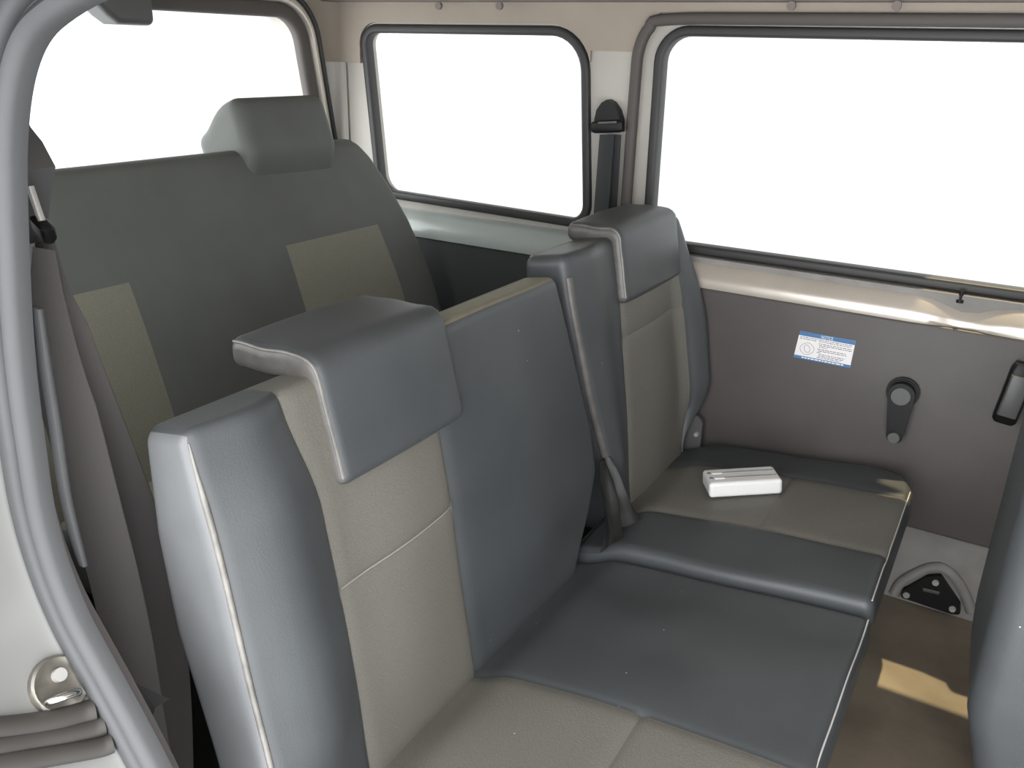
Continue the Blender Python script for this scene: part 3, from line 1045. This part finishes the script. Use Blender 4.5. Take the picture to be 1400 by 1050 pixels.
# cushion
UC3 = Vector((math.cos(math.radians(5)), 0, math.sin(math.radians(5))))
NC3 = Vector((-math.sin(math.radians(5)), 0, math.cos(math.radians(5))))
def cush3(x, y, h):
    return Vector((-1.14, 0, 0.53)) + UC3 * x + NC3 * h + Vector((0, y, 0))
pf = at_plane(218, 738, Vector((-1.14, 0, 0.53)), NC3)
xf = (pf - Vector((-1.14, 0, 0.53))).dot(UC3)
def def_c3(x, y, z):
    top = sstep(-0.03, -0.003, z)
    return cush3(x, y, z - top * 0.015 * sstep(0.05, -0.03, x))
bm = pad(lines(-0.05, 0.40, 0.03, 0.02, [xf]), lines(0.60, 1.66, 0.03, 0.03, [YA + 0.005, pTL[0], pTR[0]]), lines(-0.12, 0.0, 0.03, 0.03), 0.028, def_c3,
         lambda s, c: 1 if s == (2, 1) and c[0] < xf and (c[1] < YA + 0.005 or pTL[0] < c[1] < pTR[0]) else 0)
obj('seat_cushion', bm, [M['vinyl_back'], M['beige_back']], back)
bm = boxobj((-1.12, 0.62, 0.14), (-0.82, 1.64, 0.44), 0.01)
obj('seat_base', bm, M['black'], back)

# ================================================================== front seat at the right edge
fs = thing('front_seat', 'blue-grey vinyl back of the front seat cut off by the right edge', 'car seat', (0.2, 1.27, 0.14))
def def_f(x, y, z):
    # x 0 = rear skin
    k = interp(z, [(0.14, 0.115), (0.30, 0.042), (0.44, 0.002), (0.75, 0.0), (0.92, 0.02)])
    e = gauss(y - 1.27, 0.16)
    return Vector((0.066 + x + k - 0.010 * e, y, z))
bm = pad(lines(0, 0.13, 0.035, 0.02), lines(1.02, 1.50, 0.035, 0.02), lines(0.22, 0.93, 0.035, 0.02), 0.034, def_f)
fb = obj('backrest', bm, M['vinyl'], fs)
bm = pad(lines(0.10, 0.58, 0.03, 0.04), lines(1.03, 1.50, 0.03, 0.04), lines(0.28, 0.40, 0.03, 0.03), 0.028, lambda x, y, z: Vector((x + 0.05, y, z)))
obj('seat_cushion', bm, M['vinyl'], fs)
bm = boxobj((0.24, 1.06, 0.14), (0.58, 1.47, 0.29), 0.01)
obj('seat_base', bm, M['black'], fs)

# ================================================================== belts
def strap(pts, w, th, fixed=None, up=Vector((1, 0, 0)), taper=0):
    P = catmull(pts, 5)
    sc = [min(1.0, 0.35 + 0.65 * i / taper) if taper else 1.0 for i in range(len(P))]
    return sweep(P, rrect(w, th, th * 0.4, 2), up=up, fixed=fixed, scale=sc)
# far belt on the door pillar
sb = thing('seat_belt', 'black seat belt hanging from a covered loop on the far door pillar', 'seat belt', tuple(at(830, 180, 1, YW)))
ca = at(830, 138, 1, YW - 0.016)
bm = bmesh.new()
sh = []
for px, py in ((814, 181), (814, 163), (817, 150), (824, 140), (831, 136), (838, 140), (845, 150), (849, 163), (849, 181)):
    q_ = at(px, py, 1, YW - 0.02)
    sh.append((q_.x, q_.z))
plate(sh, [], fy, YW - 0.026, YW - 0.001, bm)
bmesh.ops.bevel(bm, geom=[e for e in bm.edges if len(e.link_faces) == 2 and e.calc_face_angle(0) > 0.9], offset=0.005, segments=2, affect='EDGES')
obj('anchor_cover', bm, M['black'], sb)
l_ = at(810, 174, 1, YW - 0.03); r_ = at(852, 172, 1, YW - 0.03)
bm = sweep([l_, l_ + (r_ - l_) * 0.1, l_ + (r_ - l_) * 0.9, r_], rrect(0.026, 0.016, 0.006), scale=[0.8, 1, 1, 0.8], up=Vector((0, 1, 0)))
obj('belt_loop', bm, M['black'], sb)
l_ = at(818, 168, 1, YW - 0.042); r_ = at(843, 167, 1, YW - 0.042)
bm = sweep([l_, r_], rrect(0.005, 0.003, 0.001), up=Vector((0, 1, 0)))
obj('loop_slot', bm, M['grey_plastic'], sb)
t0 = at(830, 184, 1, YW - 0.026); t1_ = at(822, 285, 1, YW - 0.045); t2_ = at(818, 330, 1, YW - 0.055)
bm = strap([t0, t0 + (t1_ - t0) * 0.5, t1_, t2_], 0.040, 0.003, fixed=Vector((0.25, 1, 0)).normalized())
obj('webbing', bm, M['webdark'], sb)
t0 = at(840, 184, 1, YW - 0.020); t1_ = at(834, 290, 1, YW - 0.022); t2_ = at(832, 330, 1, YW - 0.022)
bm = strap([t0, (t0 + t1_) / 2, t1_, t2_], 0.030, 0.003, fixed=Vector((-0.15, 1, 0)).normalized())
obj('webbing', bm, M['webdark'], sb)

# near belt behind the door seal
nb = thing('seat_belt', 'taupe seat belt hanging slack inside the near door opening, left of the wide seat', 'seat belt', tuple(at(60, 300, 1, 0.43)))
bm = bmesh.new()
q0 = at(38, 170, 1, 0.44); q1 = at(76, 226, 1, 0.44)
out = [at(x, y, 1, 0.46) for x, y in ((30, 150), (42, 174), (58, 194), (76, 228), (72, 250), (66, 300), (60, 330), (30, 330))]
plate([(v.x, v.z) for v in out], [], fy, 0.43, 0.46, bm)
obj('retractor_cover', bm, M['grey_plastic'], nb)
m0 = at(41, 255, 1, 0.425); m1 = at(57, 302, 1, 0.425)
bm = sweep(catmull([m0, (m0 + m1) / 2, m1], 4), rrect(0.005, 0.006, 0.002), fixed=Vector((0, 1, 0)))
obj('tongue_bar', bm, M['bolt'], nb)
m2 = at(61, 318, 1, 0.43)
bm = sweep([m1, m1 + (m2 - m1) * 0.2, m2, m2 + (m2 - m1) * 0.5], rrect(0.022, 0.014, 0.005), scale=[0.6, 1, 1, 0.7], fixed=Vector((0, 1, 0)))
obj('tongue_grip', bm, M['black'], nb)
def pxpath(L):
    return [at(x, y, 1, Y) for x, y, Y in L]
A = pxpath([(62, 330, 0.445), (70, 400, 0.46), (98, 480, 0.475), (130, 560, 0.49), (162, 640, 0.505), (192, 720, 0.52), (214, 800, 0.53), (228, 880, 0.54), (236, 960, 0.545), (240, 1040, 0.55), (242, 1110, 0.55)])
bm = strap(A, 0.046, 0.003, fixed=Vector((0.9, -0.75, 0)).normalized(), taper=8)
obj('webbing', bm, M['web'], nb)
B = pxpath([(60, 340, 0.43), (66, 420, 0.435), (84, 520, 0.44), (108, 610, 0.445), (132, 700, 0.45), (156, 790, 0.455), (176, 880, 0.46), (190, 960, 0.465), (204, 1040, 0.47), (214, 1110, 0.475)])
bm = strap(B, 0.052, 0.003, fixed=Vector((0.75, -0.9, 0)).normalized(), taper=12)
obj('webbing', bm, M['web'], nb)
# narrow pale trim strip along the inside of the near opening
A_ = pxpath([(50, 420, 0.385), (62, 500, 0.385), (75, 580, 0.385), (90, 680, 0.385), (112, 772, 0.385)])
bm = sweep(catmull(A_, 4), rrect(0.015, 0.005, 0.002), fixed=Vector((0, 1, 0)))
struct('trim_4', bm, M['seal'], smooth=True, label='pale grey trim strip inside the near door seal')
# torn flap of trim below the belt
fl = [at(x, y, 1, Y) for x, y, Y in ((172, 930, 0.375), (186, 934, 0.385), (232, 956, 0.42), (212, 968, 0.41), (205, 995, 0.39), (222, 1040, 0.385), (190, 985, 0.37))]
bm = bmesh.new()
vs = [bm.verts.new(v) for v in fl]
bm.faces.new((vs[0], vs[1], vs[6])); bm.faces.new((vs[1], vs[2], vs[3])); bm.faces.new((vs[1], vs[3], vs[4], vs[6])); bm.faces.new((vs[6], vs[4], vs[5]))
bmesh.ops.solidify(bm, geom=bm.faces[:], thickness=0.003)
obj('trim_flap', bm, M['grey_plastic'], None, smooth=False, label='curled grey trim flap sticking out from the lower end of the near door seal', cat='trim flap')

# ================================================================== small things
# white plastic device on the narrow cushion
HB = 0.015 + 0.006
def on_c(px, py, h=HB):
    return at_plane(px, py, cush(0, 0, h), NC)
b0 = on_c(970, 684); b1 = on_c(1070, 678); b2_ = at_plane(962, 664, cush(0, 0, HB + 0.012), NC)
ex = (b1 - b0); Lx = ex.length; ex.normalize()
nz = NC
ey = nz.cross(ex).normalized()
Wd, Hd = 0.066, 0.030
pbk = thing('power_bank', 'white rectangular plastic device with two grooves on its lid, lying on the narrow seat cushion', 'power bank', tuple(b0 + ex * Lx / 2 + ey * Wd / 2))
def dev(x, y, z):
    return b0 + ex * x + ey * y + nz * (z + 0.003)
bm = pad(lines(0, Lx, 0.008, 0.012), lines(0, Wd, 0.008, 0.01), lines(0, Hd, 0.007, 0.01), 0.0068, dev)
obj('case', bm, M['white_plastic'], pbk)
for yy in (0.023, 0.045):
    bm = sweep([dev(0.022, yy, Hd), dev(0.06, yy, Hd + 0.0005), dev(Lx - 0.006, yy, Hd)], rrect(0.0035, 0.0016, 0.0006), up=nz)
    obj('groove', bm, M['groove'], pbk)
    bm = sweep([dev(0.014, yy, Hd), dev(0.032, yy, Hd)], rrect(0.010, 0.003, 0.0012), up=nz)
    obj('slider', bm, M['white_plastic'], pbk)
    bm = bmesh.new()
    cyl(bm, dev(0.0085, yy, Hd + 0.0005), nz, 0.0040, 0.0012, 18)
    obj('screw', bm, M['groove'], pbk)

# notice sticker on the door card
s00 = at(1094, 452, 1, YP); s10 = at(1170, 466, 1, YP); s11 = at(1162, 503, 1, YP); s01 = at(1085, 488, 1, YP)
stk = thing('sticker', 'white notice sticker with blue bands on the dark door card, below the window', 'sticker', tuple((s00 + s11) / 2))
def S_(u, v, w=0.0):
    """u to the right, v downwards, 0..1"""
    p_ = s00.lerp(s10, u).lerp(s01.lerp(s11, u), v)
    return Vector((p_.x, YP - 0.0006 - w, p_.z))
def srect(bm, u0, v0, u1, v1, w0, w1):
    plate([(u0, v0), (u1, v0), (u1, v1), (u0, v1)], [], lambda u, v, w: S_(u, v, w), w0, w1, bm)
bm = bmesh.new(); srect(bm, 0, 0, 1, 1, -0.0005, 0.0003)
obj('paper', bm, M['sticker_white'], stk, smooth=False)
bm = bmesh.new(); srect(bm, 0, 0, 1, 0.155, 0.0003, 0.0005)
obj('header_band', bm, M['sticker_blue'], stk, smooth=False)
bm = bmesh.new(); srect(bm, 0, 0.895, 1, 1, 0.0003, 0.0005)
obj('footer_band', bm, M['sticker_blue'], stk, smooth=False)
def text_obj(s, u0, u1, v0, v1, m, name):
    cu = bpy.data.curves.new('t', 'FONT')
    cu.body = s
    to = bpy.data.objects.new('t', cu)
    C.objects.link(to)
    bpy.context.view_layer.update()
    me = bpy.data.meshes.new_from_object(to.evaluated_get(bpy.context.evaluated_depsgraph_get()))
    bpy.data.objects.remove(to)
    bpy.data.curves.remove(cu)
    xs_ = [v.co.x for v in me.vertices]; ys_ = [v.co.y for v in me.vertices]
    x0, x1, y0, y1 = min(xs_), max(xs_), min(ys_), max(ys_)
    bm = bmesh.new(); bm.from_mesh(me)
    for v in bm.verts:
        v.co = S_(u0 + (u1 - u0) * (v.co.x - x0) / (x1 - x0), v1 - (v1 - v0) * (v.co.y - y0) / (y1 - y0), 0.0007)
    bpy.data.meshes.remove(me)
    return obj(name, bm, m, stk, smooth=False)
text_obj('NOTICE', 0.40, 0.61, 0.025, 0.135, M['ink_white'], 'heading')
# illegible lines of small print: broken strokes
bm = bmesh.new()
rows = [(0.19, 0.03, 0.97), (0.25, 0.03, 0.33), (0.25, 0.38, 0.95), (0.33, 0.38, 0.97), (0.39, 0.40, 0.97), (0.45, 0.40, 0.55), (0.53, 0.38, 0.88), (0.59, 0.40, 0.90), (0.65, 0.38, 0.46), (0.71, 0.42, 0.88), (0.77, 0.42, 0.86), (0.83, 0.40, 0.82)]
for v, u0, u1 in rows:
    u = u0
    while u < u1:
        w = random.uniform(0.02, 0.075)
        srect(bm, u, v, min(u1, u + w), v + 0.024, 0.0003, 0.0006)
        u += w + 0.013
obj('small_print', bm, M['ink'], stk, smooth=False)
bm = bmesh.new()
u = 0.14
while u < 0.86:
    w = random.uniform(0.03, 0.08)
    srect(bm, u, 0.925, min(0.88, u + w), 0.965, 0.0005, 0.0008)
    u += w + 0.014
obj('footer_print', bm, M['ink_white'], stk, smooth=False)
# line drawing at its left
pts = [S_(0.20 + 0.11 * math.cos(a) * (1 + 0.15 * math.cos(2 * a)), 0.60 + 0.22 * math.sin(a), 0.0006) for a in [2 * math.pi * k / 24 for k in range(24)]]
bm = sweep(pts, [(-0.0004, 0), (0.0004, 0), (0.0004, 0.0002), (-0.0004, 0.0002)], closed=True, fixed=Vector((0, -1, 0)))
pts = [S_(0.20 + 0.055 * math.cos(a), 0.60 + 0.13 * math.sin(a) + 0.04 * math.cos(a), 0.0006) for a in [2 * math.pi * k / 20 for k in range(20)]]
sweep(pts, [(-0.0004, 0), (0.0004, 0), (0.0004, 0.0002), (-0.0004, 0.0002)], closed=True, fixed=Vector((0, -1, 0)), bm=bm)
obj('line_drawing', bm, M['groove'], stk, smooth=False)

# black triangular bracket low on the far wall
mb = thing('mounting_bracket', 'black triangular bolted bracket low on the grey wall at the floor edge', 'bracket', tuple(at(1275, 815, 1, 1.73)))
tri = [at(x, y, 1, 1.727) for x, y in ((1231, 815), (1234, 806), (1268, 787), (1286, 786), (1313, 826), (1313, 839), (1300, 838))]
bm = plate(round_poly([(v.x, v.z) for v in tri], 0.006, 4), [], fy, 1.722, 1.735)
obj('plate', bm, M['black'], mb, smooth=False)
for px, py in ((1279, 797), (1239, 814), (1302, 833)):
    c0 = at(px, py, 1, 1.719)
    bm = bmesh.new()
    cyl(bm, c0, (0, -1, 0), 0.0068, 0.004, 20, 0.006)
    cyl(bm, c0 + Vector((0, -0.003, 0)), (0, -1, 0), 0.0042, 0.004, 6)
    obj('bolt', bm, M['bolt'], mb)
l_ = at(1262, 806, 1, 1.7215); r_ = at(1284, 811, 1, 1.7215)
bm = sweep([l_, r_], rrect(0.007, 0.002, 0.0008), up=Vector((0, 1, 0)))
obj('embossed_mark', bm, M['grey_plastic'], mb)
